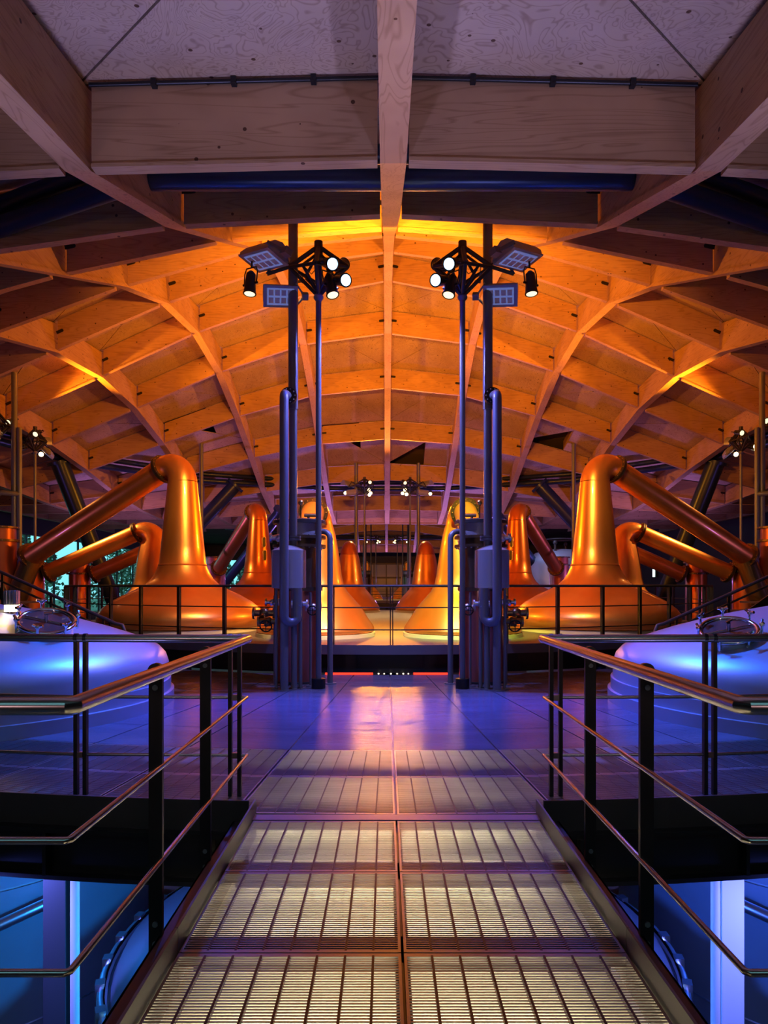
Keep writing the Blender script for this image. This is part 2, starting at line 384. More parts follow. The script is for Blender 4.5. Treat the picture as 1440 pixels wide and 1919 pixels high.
def tree(x, y, h, w, m, lab):
    t = thing('tree', lab, 'tree', (x, y, -1), 0, 'trees beyond the glazing')
    MB().cyl((0, 0, 0), (0, 0, h*.7), .16, 8, .05).build('trunk', 'bark', t)
    f = MB()
    for k in range(900):
        u = random.random()**.8; z = h*(.08+.92*u); rr = w*(1-u)**.7*sqrt(random.random())+.1; a = random.random()*2*pi
        c = Vector((rr*cos(a), rr*sin(a), z)); s = .10+.16*random.random()
        d1 = Vector((random.gauss(0, 1), random.gauss(0, 1), random.gauss(0, .6))).normalized()*s; d2 = d1.cross(Vector((random.gauss(0, 1), random.gauss(0, 1), 1))).normalized()*s*.7
        f.add([c-d1, c+d2, c+d1, c-d2], [(0, 1, 2, 3)])
    f.build('foliage', m, t, False)
for i in range(6): tree(-23+i*2.6, 86+random.random()*4, 5+random.random()*2, 1.2, 'leaf' if i % 2 else 'leaf_pale', ['pale green leafy tree outside the glazed end bays', 'dark green leafy tree outside the glazed end bays'][i % 2])
MB().box(-60, 60, 80.9, 140, -1.21, -1.01).build('ground', 'grass', None, False, label='grassy ground outside the end wall', kind='structure')
for i in range(13):
    y = 36+i*4.6; tree(-25.5-random.random()*5, y+random.random()*2, 6+random.random()*3, 1.6+.4*random.random(), 'leaf' if i % 3 else 'leaf_pale',
        'dark green leafy tree outside the glazed wall' if i % 3 else 'pale green leafy tree outside the glazed wall')
# end wall door and lit exit sign on the dark side wall
e = thing('exit_sign', 'small lit white sign on the dark side wall', 'sign', (20.9, 53.9, 2.55))
MB().box(-.06, .08, -.35, .35, -.35, .35).build('housing', 'dark_steel', e, False)
MB().box(-.09, -.06, -.18, .18, -.30, .30).build('lit_face', 'exit_glow', e, False)
d = MB(); d.box(AX-3, AX+3, 80.3, 80.5, -.4, 4.2)
dd = d.build('door_1', 'mullion', None, False, label='dark glazed screen in the end wall', kind='structure')
for k in range(4):
    x = AX-2.8+k*1.42
    MB().box(x, x+1.3, 80.22, 80.3, 0, 2.4).build('pane', 'grey_paint', dd, False)
    MB().box(x, x+1.3, 80.22, 80.3, 2.6, 4.0).build('transom_pane', 'column_beige', dd, False)

# ------------------------------------------------------------------ upper deck: radial floor panels round the pod
def ppos(a, r): return Vector((r*sin(a), -r*cos(a), 0))
R_OUT, RSTEP, ASTEP = 16.9, .92, R(3.75)
deckroot = thing('deck', 'radial steel grating deck around the still platform', 'floor', (CX, CY, 0)); del deckroot['category']
deckroot['kind'] = 'structure'
for ri in range(8):
    ro = R_OUT-RSTEP*ri; rin = ro-RSTEP; g = .008; h = ASTEP/2
    pm = MB(); open_ = ri < 2
    def chord(r, w, z0, z1, r2, in0=0):
        a, b = ppos(-h, r), ppos(h, r); c, d = ppos(h, r2), ppos(-h, r2)
        ins = lambda p, s: p-Vector((s*(g+in0), 0, 0))
        P = [ins(a, -1), ins(b, 1), ins(c, 1), ins(d, -1)]
        pm.hexa([p+Vector((0, 0, z0)) for p in P], [p+Vector((0, 0, z1)) for p in P])
    if open_:
        chord(ro-.004, 0, -.03, 0, ro-.03); chord(rin+.03, 0, -.03, 0, rin+.004)
        k = ro-.045
        while k > rin+.04: chord(k, 0, -.0035, 0, k-.0065); k -= .018
        for s in (-1, 1):    # side bars
            a, b = ppos(s*h, ro-.004), ppos(s*h, rin+.004); w = Vector((s*g, 0, 0)); w2 = Vector((s*(g+.012), 0, 0))
            P = [a-w2, a-w, b-w, b-w2] if s > 0 else [a-w, a-w2, b-w2, b-w]
            pm.hexa([p+Vector((0, 0, -.03)) for p in P], [p+Vector((0, 0, .001)) for p in P])
        wdt = 2*ro*math.tan(h); nn = round(wdt/.1325); rods = MB()
        for q in range(1, nn):
            t = -h+2*h*q/nn; a, b = ppos(t, ro-.02), ppos(t, rin+.02); rods.bar(a+Vector((0, 0, -.008)), b+Vector((0, 0, -.008)), .0095, .0176)
    else: chord(ro-.005, 0, -.03, 0, rin+.005)
    me = None; rme = None
    for k in range(-9, 9):
        if me is None: o = pm.build('floor_panel', 'grating' if open_ else 'deck_plate', deckroot, False); me = o.data
        else: o = link('floor_panel', me, deckroot)
        o.rotation_euler = (0, 0, (k+.5)*ASTEP)
        if open_ and rme is None: rme = rods.build('cross_rods', 'rust_bar', o, False, kind='stuff').data
        elif open_: link('cross_rods', rme, o, kind='stuff')
    if open_:
        P = [ppos(-9*ASTEP+ASTEP*q, ro-.20) for q in range(19)]; Q = [ppos(-9*ASTEP+ASTEP*q, ro) for q in range(19)]; sh = MB()
        for q in range(18): sh.hexa([Q[q]+Vector((0, 0, -.05)), Q[q+1]+Vector((0, 0, -.05)), P[q+1]+Vector((0, 0, -.05)), P[q]+Vector((0, 0, -.05))], [Q[q]+Vector((0, 0, -.032)), Q[q+1]+Vector((0, 0, -.032)), P[q+1]+Vector((0, 0, -.032)), P[q]+Vector((0, 0, -.032))])
        sh.build('shelf_plate', 'black_steel', deckroot, False)  # black plate added to darken the near end of each open panel
    # beam under each ring joint
    MB().tube([ppos(t*ASTEP, rin+.0)+Vector((0, 0, -.10)) for t in range(-9, 10)], .065, 4).build('joint_beam', 'rust_bar', deckroot, False)
for k in range(-9, 10):
    a, b = ppos(k*ASTEP, R_OUT-.1), ppos(k*ASTEP, R_OUT-RSTEP*8)
    MB().bar(a+Vector((0, 0, -.06)), b+Vector((0, 0, -.06)), .05, .06).build('radial_beam', 'kerb_steel', deckroot, False)
# edge of the deck: toe plate and girder with stiffeners, broken at the walkway
for sg in (-1, 1):
    a0 = R(3.4); pts = [sg*(a0+R(1.5)*i) for i in range(22)]
    m = MB()
    for a, b in zip(pts, pts[1:]):
        P = [ppos(a, R_OUT+.02), ppos(b, R_OUT+.02), ppos(b, R_OUT), ppos(a, R_OUT)]
        if sg < 0: P = [P[1], P[0], P[3], P[2]]
        m.hexa([p+Vector((0, 0, -.12)) for p in P], [p+Vector((0, 0, .09)) for p in P])
    m.build('toe_plate', 'dark_steel', deckroot, False)
    m = MB()
    for a, b in zip(pts, pts[1:]):
        for r0, r1, z0, z1 in ((.10, -.05, -.15, -.12), (.03, 0, -.44, -.15), (.10, -.05, -.47, -.44)):
            P = [ppos(a, R_OUT+r0), ppos(b, R_OUT+r0), ppos(b, R_OUT+r1), ppos(a, R_OUT+r1)]
            if sg < 0: P = [P[1], P[0], P[3], P[2]]
            m.hexa([p+Vector((0, 0, z0)) for p in P], [p+Vector((0, 0, z1)) for p in P])
    m.build('edge_girder', 'black_steel', deckroot, False)
    for a in (R(4.2), R(8.2), R(12.2)):
        p = ppos(sg*a, R_OUT+.07); MB().box(p.x-.012, p.x+.012, p.y-.04, p.y+.05, -.44, -.15).build('stiffener', 'black_steel', deckroot, False)
# pale soffit tray below the gratings, with warm fill battens added unseen under the joints
tray = MB(); tray.box(AX-1.12, AX+1.12, .6, 5.05, -.45, -.43); tray.box(AX-2.3, AX+2.3, 5.07, 8.4, -.45, -.43)
tray.build('soffit_tray', 'soffit', None, False, label='pale lit soffit tray seen through the gratings of the walkway', cat='tray')
for y in (1.3, 2.1, 2.93, 3.76, 4.66, 5.62, 6.54):
    wd = .9 if y < 5 else 1.7
    b = thing('batten_lamp', 'slim warm batten lamp under a joint of the grating', 'lamp', (AX, y+.09, -.11), 0, 'batten lamps below the gratings')
    MB().box(-wd, wd, -.03, .03, 0, .035).build('housing', 'dark_steel', b, False)
    MB().box(-wd+.02, wd-.02, -.02, .02, -.006, 0).build('diffuser', 'lens_low', b, False)
    area((AX, y+.09, -.12), (AX, y+.13, -1), 9 if y < 4.6 else 20 if y < 5 else 48, CREAM, wd*2, .05)

# ------------------------------------------------------------------ walkway
HW = .955
walk = thing('walkway', 'steel grating walkway leading onto the deck', 'floor', (AX, 0, 0)); del walk['category']; walk['kind'] = 'structure'
WJ = [.44, 1.27, 2.10, 2.93, 3.76, 4.58]
for y0, y1 in zip(WJ, WJ[1:]):
    for sg in (-1, 1):
        pm = MB(); xa, xb = (.006, HW-.01) if sg > 0 else (-HW+.01, -.006)
        pm.box(xa, xb, y0+.004, y0+.03, -.03, 0); pm.box(xa, xb, y1-.03, y1-.004, -.03, 0)
        pm.box(xa, xa+.012, y0+.004, y1-.004, -.03, .001); pm.box(xb-.012, xb, y0+.004, y1-.004, -.03, .001)
        k = y0+.04
        while k < y1-.04: pm.box(xa+.012, xb-.012, k, k+.0065, -.0035, 0); k += .018
        rods = MB()
        for q in range(1, 8): x = xa+(xb-xa)*q/8; rods.box(x-.005, x+.005, y0+.02, y1-.02, -.02, .0008)
        gp = pm.build('grating_panel', 'grating', walk, False); rods.build('cross_rods', 'rust_bar', gp, False, kind='stuff')
    MB().box(-HW, HW, y0-.02, y0+.20, -.05, -.031).build('cross_beam', 'black_steel', walk, False)  # thin plate added as the dark band at the panel's near end
MB().box(-.03, .03, .44, 4.6, -.12, -.031).build('centre_beam', 'black_steel', walk, False)
MB().box(-HW, HW, 4.585, 4.69, -.06, .004).build('threshold_strip', 'threshold', walk, False)
for sg in (-1, 1):
    for y0, y1 in ((.3, 2.95), (2.955, 4.74)):
        k = MB(); x = sg*HW
        k.box(min(x, x+sg*.012), max(x, x+sg*.012), y0, y1, -.16, .095)
        k.build('kerb_plate', 'kerb_steel', walk, False)
    k = MB(); k.box(min(sg*(HW+.012), sg*(HW+.15)), max(sg*(HW+.012), sg*(HW+.15)), .3, 4.7, -.06, -.045)
    k.box(min(sg*(HW+.14), sg*(HW+.15)), max(sg*(HW+.14), sg*(HW+.15)), .3, 4.7, -.28, -.045)
    k.build('stringer', 'rust_bar', walk, False)

# ------------------------------------------------------------------ railings beside the walkway
RX, RZ = 1.085, 1.162
def walkway_railing(sg):
    t = thing('walkway_railing', 'black post railing with steel handrail cornering off the walkway '+side(sg), 'railing', (AX, 0, 0), 0, 'railings beside the walkway')
    x = sg*RX; Y0, Y1 = 2.24, 5.12; far = sg*4.8
    yfar = 5.12+.62
    m = MB(); m.tube([(far, Y0-.0, RZ), (x+sg*.01, Y0, RZ), (x, Y0+.012, RZ), (x, Y1, RZ)], .030, 20); m.build('handrail', 'steel_rail', t)
    m = MB(); m.tube([(x-sg*.02, Y1-.02, RZ), (x+sg*1.3, Y1+.03, RZ), (far, Y1+.35, RZ)], .030, 20); m.build('handrail', 'steel_rail', t)
    for z in (.727, .30):
        MB().tube([(far, Y0, z), (x+sg*.02, Y0, z), (x+sg*.01, Y0+.012, z), (x+sg*.01, Y1, z)], .0125, 12).build('rail', 'steel_rail', t)
        MB().tube([(x, Y1, z), (x+sg*1.3, Y1+.03, z), (far, Y1+.35, z)], .0125, 12).build('rail', 'steel_rail', t)
    def post(px, py, zb, side, w=.062):
        p = MB()
        if side:   # plate seen flat on from the walkway's end
            p.box(px-w/2, px+w/2, py-.012, py+.012, zb, RZ-.02); p.cyl((px, py-.014, RZ), (px, py+.014, RZ), .036, 18)
            c = p.build('post', 'black_steel', t, False)
            for z in (RZ-.075, zb+.05, zb+.14): MB().cyl((px, py-.020, z), (px, py-.012, z), .013, 10).build('bolt', 'grey_paint', c)
        else:
            for s in (-1, 1): p.box(px+s*.034-.014, px+s*.034+.014, py-.02, py+.02, zb, RZ-.01)
            for s in (-1, 1): p.cyl((px+s*.034-.012, py, RZ), (px+s*.034+.012, py, RZ), .036, 18)
            c = p.build('post', 'black_steel', t, False)
            for z in (.727, .30, -.05): MB().box(px-.02, px+.02, py-.024, py+.012, z-.02, z+.02).build('spacer', 'steel_rail', c, False)
    for py in (3.17, 4.04): post(x+sg*.035, py, -.13, True)
    post(x+sg*.10, Y1+.004, -.42, False); post(x+sg*1.25, Y1+.03, -.42, False, ); post(x+sg*2.4, Y1+.14, -.42, False)
    post(x+sg*1.5, Y0, -.13, True)
for sg in (-1, 1): walkway_railing(sg)

# ------------------------------------------------------------------ platform of the stills
ZP, RP = .46, 9.2
def platform(cy, lab, lab2, full=True):
    p = thing('still_platform', lab, 'platform', (CX, cy, 0))
    MB().lathe([(2.5, ZP-.12), (RP, ZP-.12), (RP, ZP), (2.5, ZP)], n=96).build('slab', 'platform', p, False)
    MB().lathe([(RP-.3, -.02), (RP-.08, -.02), (RP-.08, ZP-.121), (RP-.3, ZP-.121)], n=96).build('girder', 'black_steel', p, False)
    MB().lathe([(RP, ZP-.14), (RP+.012, ZP-.14), (RP+.012, ZP+.03), (RP, ZP+.03)], n=96).build('edge_plate', 'kerb_steel', p, False)
    m = MB()
    for k in range(12): a = 2*pi*k/12; m.cyl((8.6*cos(a), 8.6*sin(a), -4.5), (8.6*cos(a), 8.6*sin(a), ZP-.13), .12, 10)
    m.build('legs', 'black_steel', p)
    r = thing('platform_railing', lab2, 'railing', (CX, cy, 0)); RR = RP-.06
    for z, q in ((ZP+1.09, .024), (ZP+.70, .011), (ZP+.30, .011)):
        MB().ring((0, 0, z), RR, q, n=120, k=8).build('handrail' if q > .02 else 'rail', 'black_steel' if q < .02 else 'dark_steel', r)
    pm = MB(); pm.box(-.03, -.012, -.03, .03, ZP-.1, ZP+1.07); pm.box(.012, .03, -.03, .03, ZP-.1, ZP+1.07)
    me = None
    for k in range(54):
        a = R(.2)+2*pi*k/54
        if me is None: o = pm.build('post', 'black_steel', r, False); me = o.data
        else: o = link('post', me, r)
        o.location = ppos(a, RR); o.rotation_euler = (0, 0, a)
platform(CY, 'round pale floored platform carrying the nearest ring of stills', 'black circular railing around the nearest ring of stills')
platform(CY+PITCH, 'round pale floored platform carrying the farther ring of stills', 'black circular railing around the farther ring of stills')
# lit red strips glimpsed in the slot below the platform
for x0, x1 in ((-1.15, -.30), (.42, 1.08)):
    s = thing('red_light_strip', 'red lit strip in the slot below the platform '+side(x0), 'light strip', (AX+(x0+x1)/2, 12.34, -.03), 0, 'red strips below the platform'); h = (x1-x0)/2
    MB().box(-h, h, 0, .02, 0, .035).build('lit_face', 'red_glow', s, False); MB().box(-h, h, .021, .05, -.01, .045).build('backing', 'black_steel', s, False)
for i, x in enumerate((-.2, -.1, .02, .13, .24, .33)):
    MB().lathe([(.006, -.012), (.012+.004*(i % 2), -.006), (.012, .008), (.004, .012)], (AX+x, 12.34, -.012), 8).build('pilot_lamp', ['lamp_glow', 'lens_low'][i % 2], None, label='tiny warm pilot lamp in the slot below the platform edge', cat='lamp', group='pilot lamps below the platform')

# ------------------------------------------------------------------ copper stills
def gooseneck(z1, Rb, r0, r1, E, n=12):
    """path from the neck top (0,0,z1) over a bend and straight down to E=(d,0,z); returns bend points and end of bend index"""
    d, ze = E; phi = .3
    for _ in range(60):
        t = pi/2+phi; px, pz = Rb-Rb*cos(t), z1+Rb*sin(t)
        phi += .5*(atan2(pz-ze, d-px)-phi)
    t1 = pi/2+phi
    return [Vector((Rb-Rb*cos(t1*i/n), 0, z1+Rb*sin(t1*i/n))) for i in range(n+1)], phi
def still(name, label, group, prof, z1, Rb, rn, ra, E, rf, cop, plinth_r, win=None, man=True):
    t = thing(name, label, 'still', group=group)
    MB().lathe(prof, n=64).build('pot', cop, t)
    pth, phi = gooseneck(z1, Rb, rn, ra, E)
    k = len(pth); MB().tube(pth, [rn+(ra-rn)*i/(k-1) for i in range(k)], 32).build('swan_neck', cop, t)
    end = pth[-1]; dr = Vector((cos(phi), 0, -sin(phi))); Ev = Vector((E[0], 0, E[1]))
    arm = MB().tube([end, end.lerp(Ev, .35), end.lerp(Ev, .352), Ev], ra, 32).build('lyne_arm', cop, t)
    f = MB(); f.flange(end+dr*.03, dr, rf, .035, 28).flange(end+dr*.08, dr, rf, .035, 28); fo = f.build('neck_flange', 'bronze_dark', t)
    MB().bolts(end+dr*.10, dr, rf-.035, 16, .014).bolts(end+dr*.01, dr, rf-.035, 16, .014).build('bolts', 'brass', fo)
    f = MB(); f.flange(Ev, dr, ra*1.32, .04, 28).flange(Ev+dr*.05, dr, ra*1.32, .04, 28); fo = f.build('end_flange', 'bronze_dark', t)
    MB().bolts(Ev-dr*.025, dr, ra*1.2, 16, .014).build('bolts', 'brass', fo)
    zb = prof[0][1]
    MB().lathe([(plinth_r, ZP), (plinth_r, zb+.015), (plinth_r-.06, zb+.015), (plinth_r-.06, ZP)], n=48).build('plinth', 'plinth', t)
    if win:
        for zz in win[1]:
            rr = win[2](zz); w = MB()
            pts = [(rr+.015, .07*cos(a)*1.0, zz+(.13 if sin(a) > 0 else -.13)*1+.07*sin(a)) for a in [2*pi*i/20 for i in range(20)]]
            rot = Matrix.Rotation(win[0], 3, 'Z')
            w.tube([rot @ Vector(p) for p in pts], .022, 8, closed=True); wo = w.build('sight_window', 'brass', t)
            gl = MB(); c = [rot @ Vector(p) for p in pts]; gl.add(c, [tuple(range(20))]); gl.build('glass', 'black_steel', wo, False)
    return t
WASH = [(1.74, .56), (1.86, .62), (1.93, .74), (1.92, .88), (1.82, 1.02), (1.62, 1.18), (1.36, 1.33), (1.10, 1.45), (.88, 1.57), (.72, 1.72), (.63, 1.87), (.575, 2.0), (.565, 2.03), (.575, 2.05), (.55, 2.08), (.505, 2.5), (.455, 2.95), (.41, 3.4), (.37, 3.8), (.345, 4.04)]
SPIR = [(1.19, .55), (1.24, .585), (1.255, .64), (1.22, .72), (1.12, .86), (.97, 1.10), (.80, 1.29), (.67, 1.44), (.60, 1.58), (.555, 1.80), (.52, 2.05), (.475, 2.35), (.42, 2.65), (.375, 2.82)]
wash_r = lambda z: .56-(z-2.05)*.107
WS = []
g_w = 'large onion-shaped stills'
def place(o, ang, r, side=0):   # ang measured from the camera side of the pod, anticlockwise seen from above
    p = ppos(ang, r)
    o.location = (CX+p.x, CY+p.y, 0)
# wash stills: two in front, two at the rear
Ewash = hypot(9.9-4.95, 19.35-16.65)
for sg in (-1, 1):
    for rear in (0, 1):
        lab = ['large onion-shaped copper still nearest the deck '+side(sg),
               'red-necked onion-shaped still at the platform rear '+side(sg)][rear]
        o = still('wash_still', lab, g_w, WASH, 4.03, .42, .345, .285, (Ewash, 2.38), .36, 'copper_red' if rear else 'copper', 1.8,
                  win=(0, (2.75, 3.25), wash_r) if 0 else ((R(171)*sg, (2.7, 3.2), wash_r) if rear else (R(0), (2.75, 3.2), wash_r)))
        wx, wy = AX+sg*4.95, CY+(4.95 if rear else -4.95)
        ex, ey = (AX+sg*7.65, CY+9.9) if rear else (AX+sg*9.95, CY-2.3)
        o.location = (wx, wy, 0); o.rotation_euler = (0, 0, atan2(ey-wy, ex-wx))
# spirit stills: a pair facing each side
def spirit(lab, cop='copper'):
    return still('spirit_still', lab, 'smaller pear-shaped stills', SPIR, 2.80, .33, .375, .235, (3.05, 1.95), .305, cop, 1.27)
def put_spirit(o, ang, s, cy=CY):
    c = Vector((s*1.57, -6.75, 0)); c.rotate(Matrix.Rotation(ang, 3, 'Z'))
    o.location = (CX+c.x, cy+c.y, 0); o.rotation_euler = (0, 0, ang-pi/2)
sp0 = spirit('pear-shaped copper still facing the walkway '+side(-1))
put_spirit(sp0, 0, -1)
for ang, lab in ((0, 'pear-shaped copper still facing the walkway '), (-pi/2, 'bent-necked copper still '),
                 (pi/2, 'bent-necked copper still '),
                 (pi, 'pear-shaped still with dark red head at the near platform rear ')):
    for s in (-1, 1):
        if ang == 0 and s == -1: continue
        o = copy_tree(sp0); put_spirit(o, ang, s)
        if lab: relabel(o, lab+('' if abs(ang) != pi/2 else 'by the rear onion still ' if o.location.y > CY else 'by the front onion still ')+side(1 if o.location.x > AX else -1))
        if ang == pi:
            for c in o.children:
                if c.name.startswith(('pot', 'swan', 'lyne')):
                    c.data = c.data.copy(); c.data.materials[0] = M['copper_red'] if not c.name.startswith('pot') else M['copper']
for s in (-1, 1):
    o = copy_tree(sp0); put_spirit(o, 0, s, CY+PITCH); relabel(o, 'small distant pear-shaped still on the farther platform '+side(s))

# ------------------------------------------------------------------ condensers
def valve(t, c, sz, wheel=True, m='bronze'):
    c = Vector(c); v = MB(); v.ball(c, .075*sz, 8); v.cyl(c-Vector((.15*sz, 0, 0)), c+Vector((.15*sz, 0, 0)), .045*sz, 12)
    for s in (-1, 1): v.flange(c+Vector((s*.14*sz, 0, 0)), (1, 0, 0), .085*sz, .03*sz, 14)
    v.cyl(c, c+Vector((0, -.16*sz, -.05*sz)), .03*sz, 10)
    o = v.build('valve', m, t)
    if wheel:
        w = MB(); wc = c+Vector((0, -.18*sz, -.06*sz)); w.ring(wc, .09*sz, .012*sz, (0, 1, .25), 18, 6)
        for a in (0, pi/2): w.bar(wc+Vector((cos(a), 0, sin(a)))*.09*sz, wc-Vector((cos(a), 0, sin(a)))*.09*sz, .012*sz)
        w.build('handwheel', 'black_steel', o)
def front_condenser(sg, cy=CY, lab='maroon copper condenser wrapped in grey pipes and a water pot ', simple=False):
    y0 = cy-21.6
    t = thing('piped_condenser', lab.strip()+' '+side(sg), 'condenser', (AX+sg*1.48, y0+11.3, 0), 0, 'piped condensers')
    x = lambda rel: sg*(rel-1.48); yy = lambda v: v-11.3
    sh = MB().lathe([(.355, 0), (.355, 1.49)], n=40).build('shell', 'copper_dark', t)
    MB().lathe([(.40, 0), (.40, .03), (.36, .03)], n=40).build('base_ring', 'dark_steel', t)
    MB().lathe([(.345, 1.49), (.345, 2.17)], n=40).build('upper_shell', 'bronze', t)
    MB().lathe([(.38, 1.47), (.38, 1.53)], n=40).build('shell_band', 'bronze_dark', t); f = MB(); f.lathe([(.43, 2.17), (.43, 2.215)], n=40); f.lathe([(.36, 2.215), (.36, 2.31)], n=40); f.lathe([(.43, 2.31), (.43, 2.355)], n=40)
    fo = f.build('body_flange', 'bronze_dark', t)
    if not simple: MB().bolts((0, 0, 2.36), (0, 0, 1), .40, 24, .016).bolts((0, 0, 2.165), (0, 0, 1), .40, 24, .016).build('bolts', 'steel', fo)
    dr = MB().lathe([(.36, 2.355), (.36, 2.55)], n=40).build('head_drum', 'grey_tank', t)
    f = MB().lathe([(.43, 2.55), (.43, 2.60), (.30, 2.63)], n=40).build('head_flange', 'dark_steel', t)
    if not simple: MB().bolts((0, 0, 2.61), (0, 0, 1), .40, 24, .016).build('bolts', 'steel', f)
    # small brass cock on the head
    if not simple:
        c = MB(); c.cyl((x(1.33), 0, 2.6), (x(1.33), 0, 2.72), .025, 8); c.cyl((x(1.18), 0, 2.70), (x(1.40), 0, 2.70), .03, 8); c.ball((x(1.45), -.05, 2.90), .05, 6); c.cyl((x(1.45), -.05, 2.6), (x(1.45), -.05, 2.9), .012, 6)
        c.build('head_cock', 'brass', t)
    # water pot in front with its vent pipe to the roof
    p = MB().lathe([(.10, 1.50), (.26, 1.52), (.26, 2.09), (.08, 2.17)], (x(1.55), yy(10.58), 0), 36).build('water_pot', 'grey_tank', t)
    v = MB(); vx, vy = x(1.49), yy(10.62); v.cyl((vx, vy, 2.12), (vx, vy, 4.25), .062, 18); v.cyl((vx, vy, 4.25), (vx, vy, 7.75), .075, 18); v.build('vent_pipe', 'grey_paint', t)
    f = MB(); f.flange((vx, vy, 2.26), (0, 0, 1), .12, .03).flange((vx, vy, 2.30), (0, 0, 1), .12, .03); f.build('vent_flange', 'grey_paint', t)
    # overflow pipe: down from the elbow, U-bend into the pot
    ox, oy = x(1.57), yy(10.22); path = [(vx, vy-.05, 4.40)]+[(ox, oy+.10-.10*sin(a), 4.30+.10*cos(a)) for a in (0, .4, .8, 1.2, pi/2)]
    path += [(ox, oy, 1.10)]+[(ox-sg*(.09-.09*cos(a)), oy+.05*(1-cos(a)), 1.10-.09*sin(a)) for a in (.5, 1, pi/2, 2.1, 2.7, pi)]+[(ox-sg*.18, oy+.10, 1.52)]
    MB().tube(path, .068, 18).build('overflow_pipe', 'grey_paint', t)
    f = MB(); f.flange((x(1.53), yy(10.44), 4.40), (0, 1, 0), .125, .04, 22); f.flange((x(1.53), yy(10.39), 4.40), (0, 1, 0), .125, .03, 22)
    fo = f.build('elbow_flange', 'black_steel', t); MB().bolts((x(1.53), yy(10.37), 4.40), (0, 1, 0), .10, 10, .012).build('bolts', 'steel', fo)
    if simple: return t
    # drain pipes to the deck
    for rel, y, r, z1 in ((1.58, 10.30, .062, 1.05), (1.45, 10.42, .045, 1.5), (1.72, 10.45, .022, 1.5), (1.24, 10.75, .018, 1.45), (1.36, 10.48, .03, 1.5), (1.80, 10.85, .03, 1.4)):
        MB().cyl((x(rel), yy(y), 0), (x(rel), yy(y), z1), r, 14).build('drain_pipe', 'grey_paint', t)
        MB().cyl((x(rel), yy(y), 0), (x(rel), yy(y), .012), r+.06, 18).build('base_disc', 'grey_paint', t)
    # side downpipe with elbow
    dx, dy = x(.955), yy(11.0)
    MB().tube([(dx, dy, 0), (dx, dy, 2.30)]+[(dx+sg*(.12-.12*cos(a)), dy+.1*(1-cos(a)), 2.30+.12*sin(a)) for a in (.4, .8, 1.2, pi/2)]+[(x(1.25), yy(11.2), 2.42)], .045, 16).build('downpipe', 'grey_paint', t)
    MB().cyl((dx, dy, 0), (dx, dy, .015), .10, 20).build('base_disc', 'grey_paint', t)
    f = MB().flange((x(1.13), yy(11.08), 2.42), (1, 0, 0), .085, .03).build('downpipe_flange', 'bronze_dark', t)
    for c, sz, wh, m in (((x(2.0), yy(11.0), 1.12), 1.15, False, 'bronze'), ((x(1.90), yy(10.75), 1.0), 1.0, True, 'bronze'), ((x(1.36), yy(10.4), 1.28), .8, False, 'steel'), ((x(1.20), yy(10.8), 1.22), .8, True, 'steel'), ((x(1.82), yy(10.7), 1.3), .7, False, 'steel'), ((x(1.74), yy(10.85), 2.30), .9, False, 'steel')):
        valve(t, c, sz, wh, m)
    return t
for sg in (-1, 1):
    front_condenser(sg)
    front_condenser(sg, CY+PITCH, 'distant maroon condenser before the farther platform', True)
def side_condenser(x, y, r, ztop, lab, dirv=None):
    t = thing('copper_condenser', lab, 'condenser', (x, y, 0), 0, 'plain copper condensers')
    MB().lathe([(r, -.02), (r, ztop-.42)], n=36).build('shell', 'copper_dark' if r > .4 else 'copper_red', t)
    f = MB(); f.lathe([(r+.07, ztop-.42), (r+.07, ztop-.36)], n=36); f.lathe([(r+.06, ztop-.05), (r+.06, ztop), (r*.6, ztop+.02)], n=36); fo = f.build('flange', 'bronze_dark', t)
    MB().bolts((0, 0, ztop-.40), (0, 0, 1), r+.06, 20, .018).bolts((0, 0, ztop-.02), (0, 0, 1), r+.05, 20, .018).build('bolts', 'steel', fo)
    MB().lathe([(r-.02, ztop-.36), (r-.02, ztop-.05)], n=36).build('head_drum', 'copper_dark', t)
    if dirv:
        d = Vector(dirv); MB().tube([Vector(dirv), d*.55+Vector((0, 0, -.06)), Vector((0, 0, d.z-.55))], [.27, .33, .36], 24).build('inlet_cone', 'bronze', t)
    return t
for sg in (-1, 1):
    X = lambda v: AX+sg*v
    side_condenser(X(10.85), 19.35, .44, 3.2, 'wide dark copper condenser fed by the front onion still '+side(sg), (-sg*.92, -.05, 2.33))
    for s, d in ((-1, .02), (1, .1)): side_condenser(X(10.3), CY+s*1.57, .34, 2.35, 'short copper condenser '+('nearer the deck' if s < 0 else 'farther from the deck')+' below the sideways arms '+side(sg))
    side_condenser(X(8.0), CY+10.7, .44, 2.9, 'dark copper condenser fed by the rear onion still '+side(sg))
    # grey vent pipes over the side condenser
    t = thing('vent_stack', 'pale grey vent pipes rising beside the side light poles '+side(sg), 'pipe', (X(11.35), 20.1, 0), 0, 'vent stacks at the sides')
    MB().tube([(0, 0, 2.6), (0, 0, 4.1)]+[(-sg*0-sg*(.15-.15*cos(a))*-1*0+(.15-.15*cos(a))*(-sg), 0, 4.1+.15*sin(a)) for a in (.5, 1, pi/2)]+[(-sg*.5, .3, 4.25)], .07, 14).build('bent_pipe', 'grey_paint', t)
    MB().cyl((-sg*.5, .3, 0), (-sg*.5, .3, 6.2), .07, 14).build('straight_pipe', 'grey_paint', t)

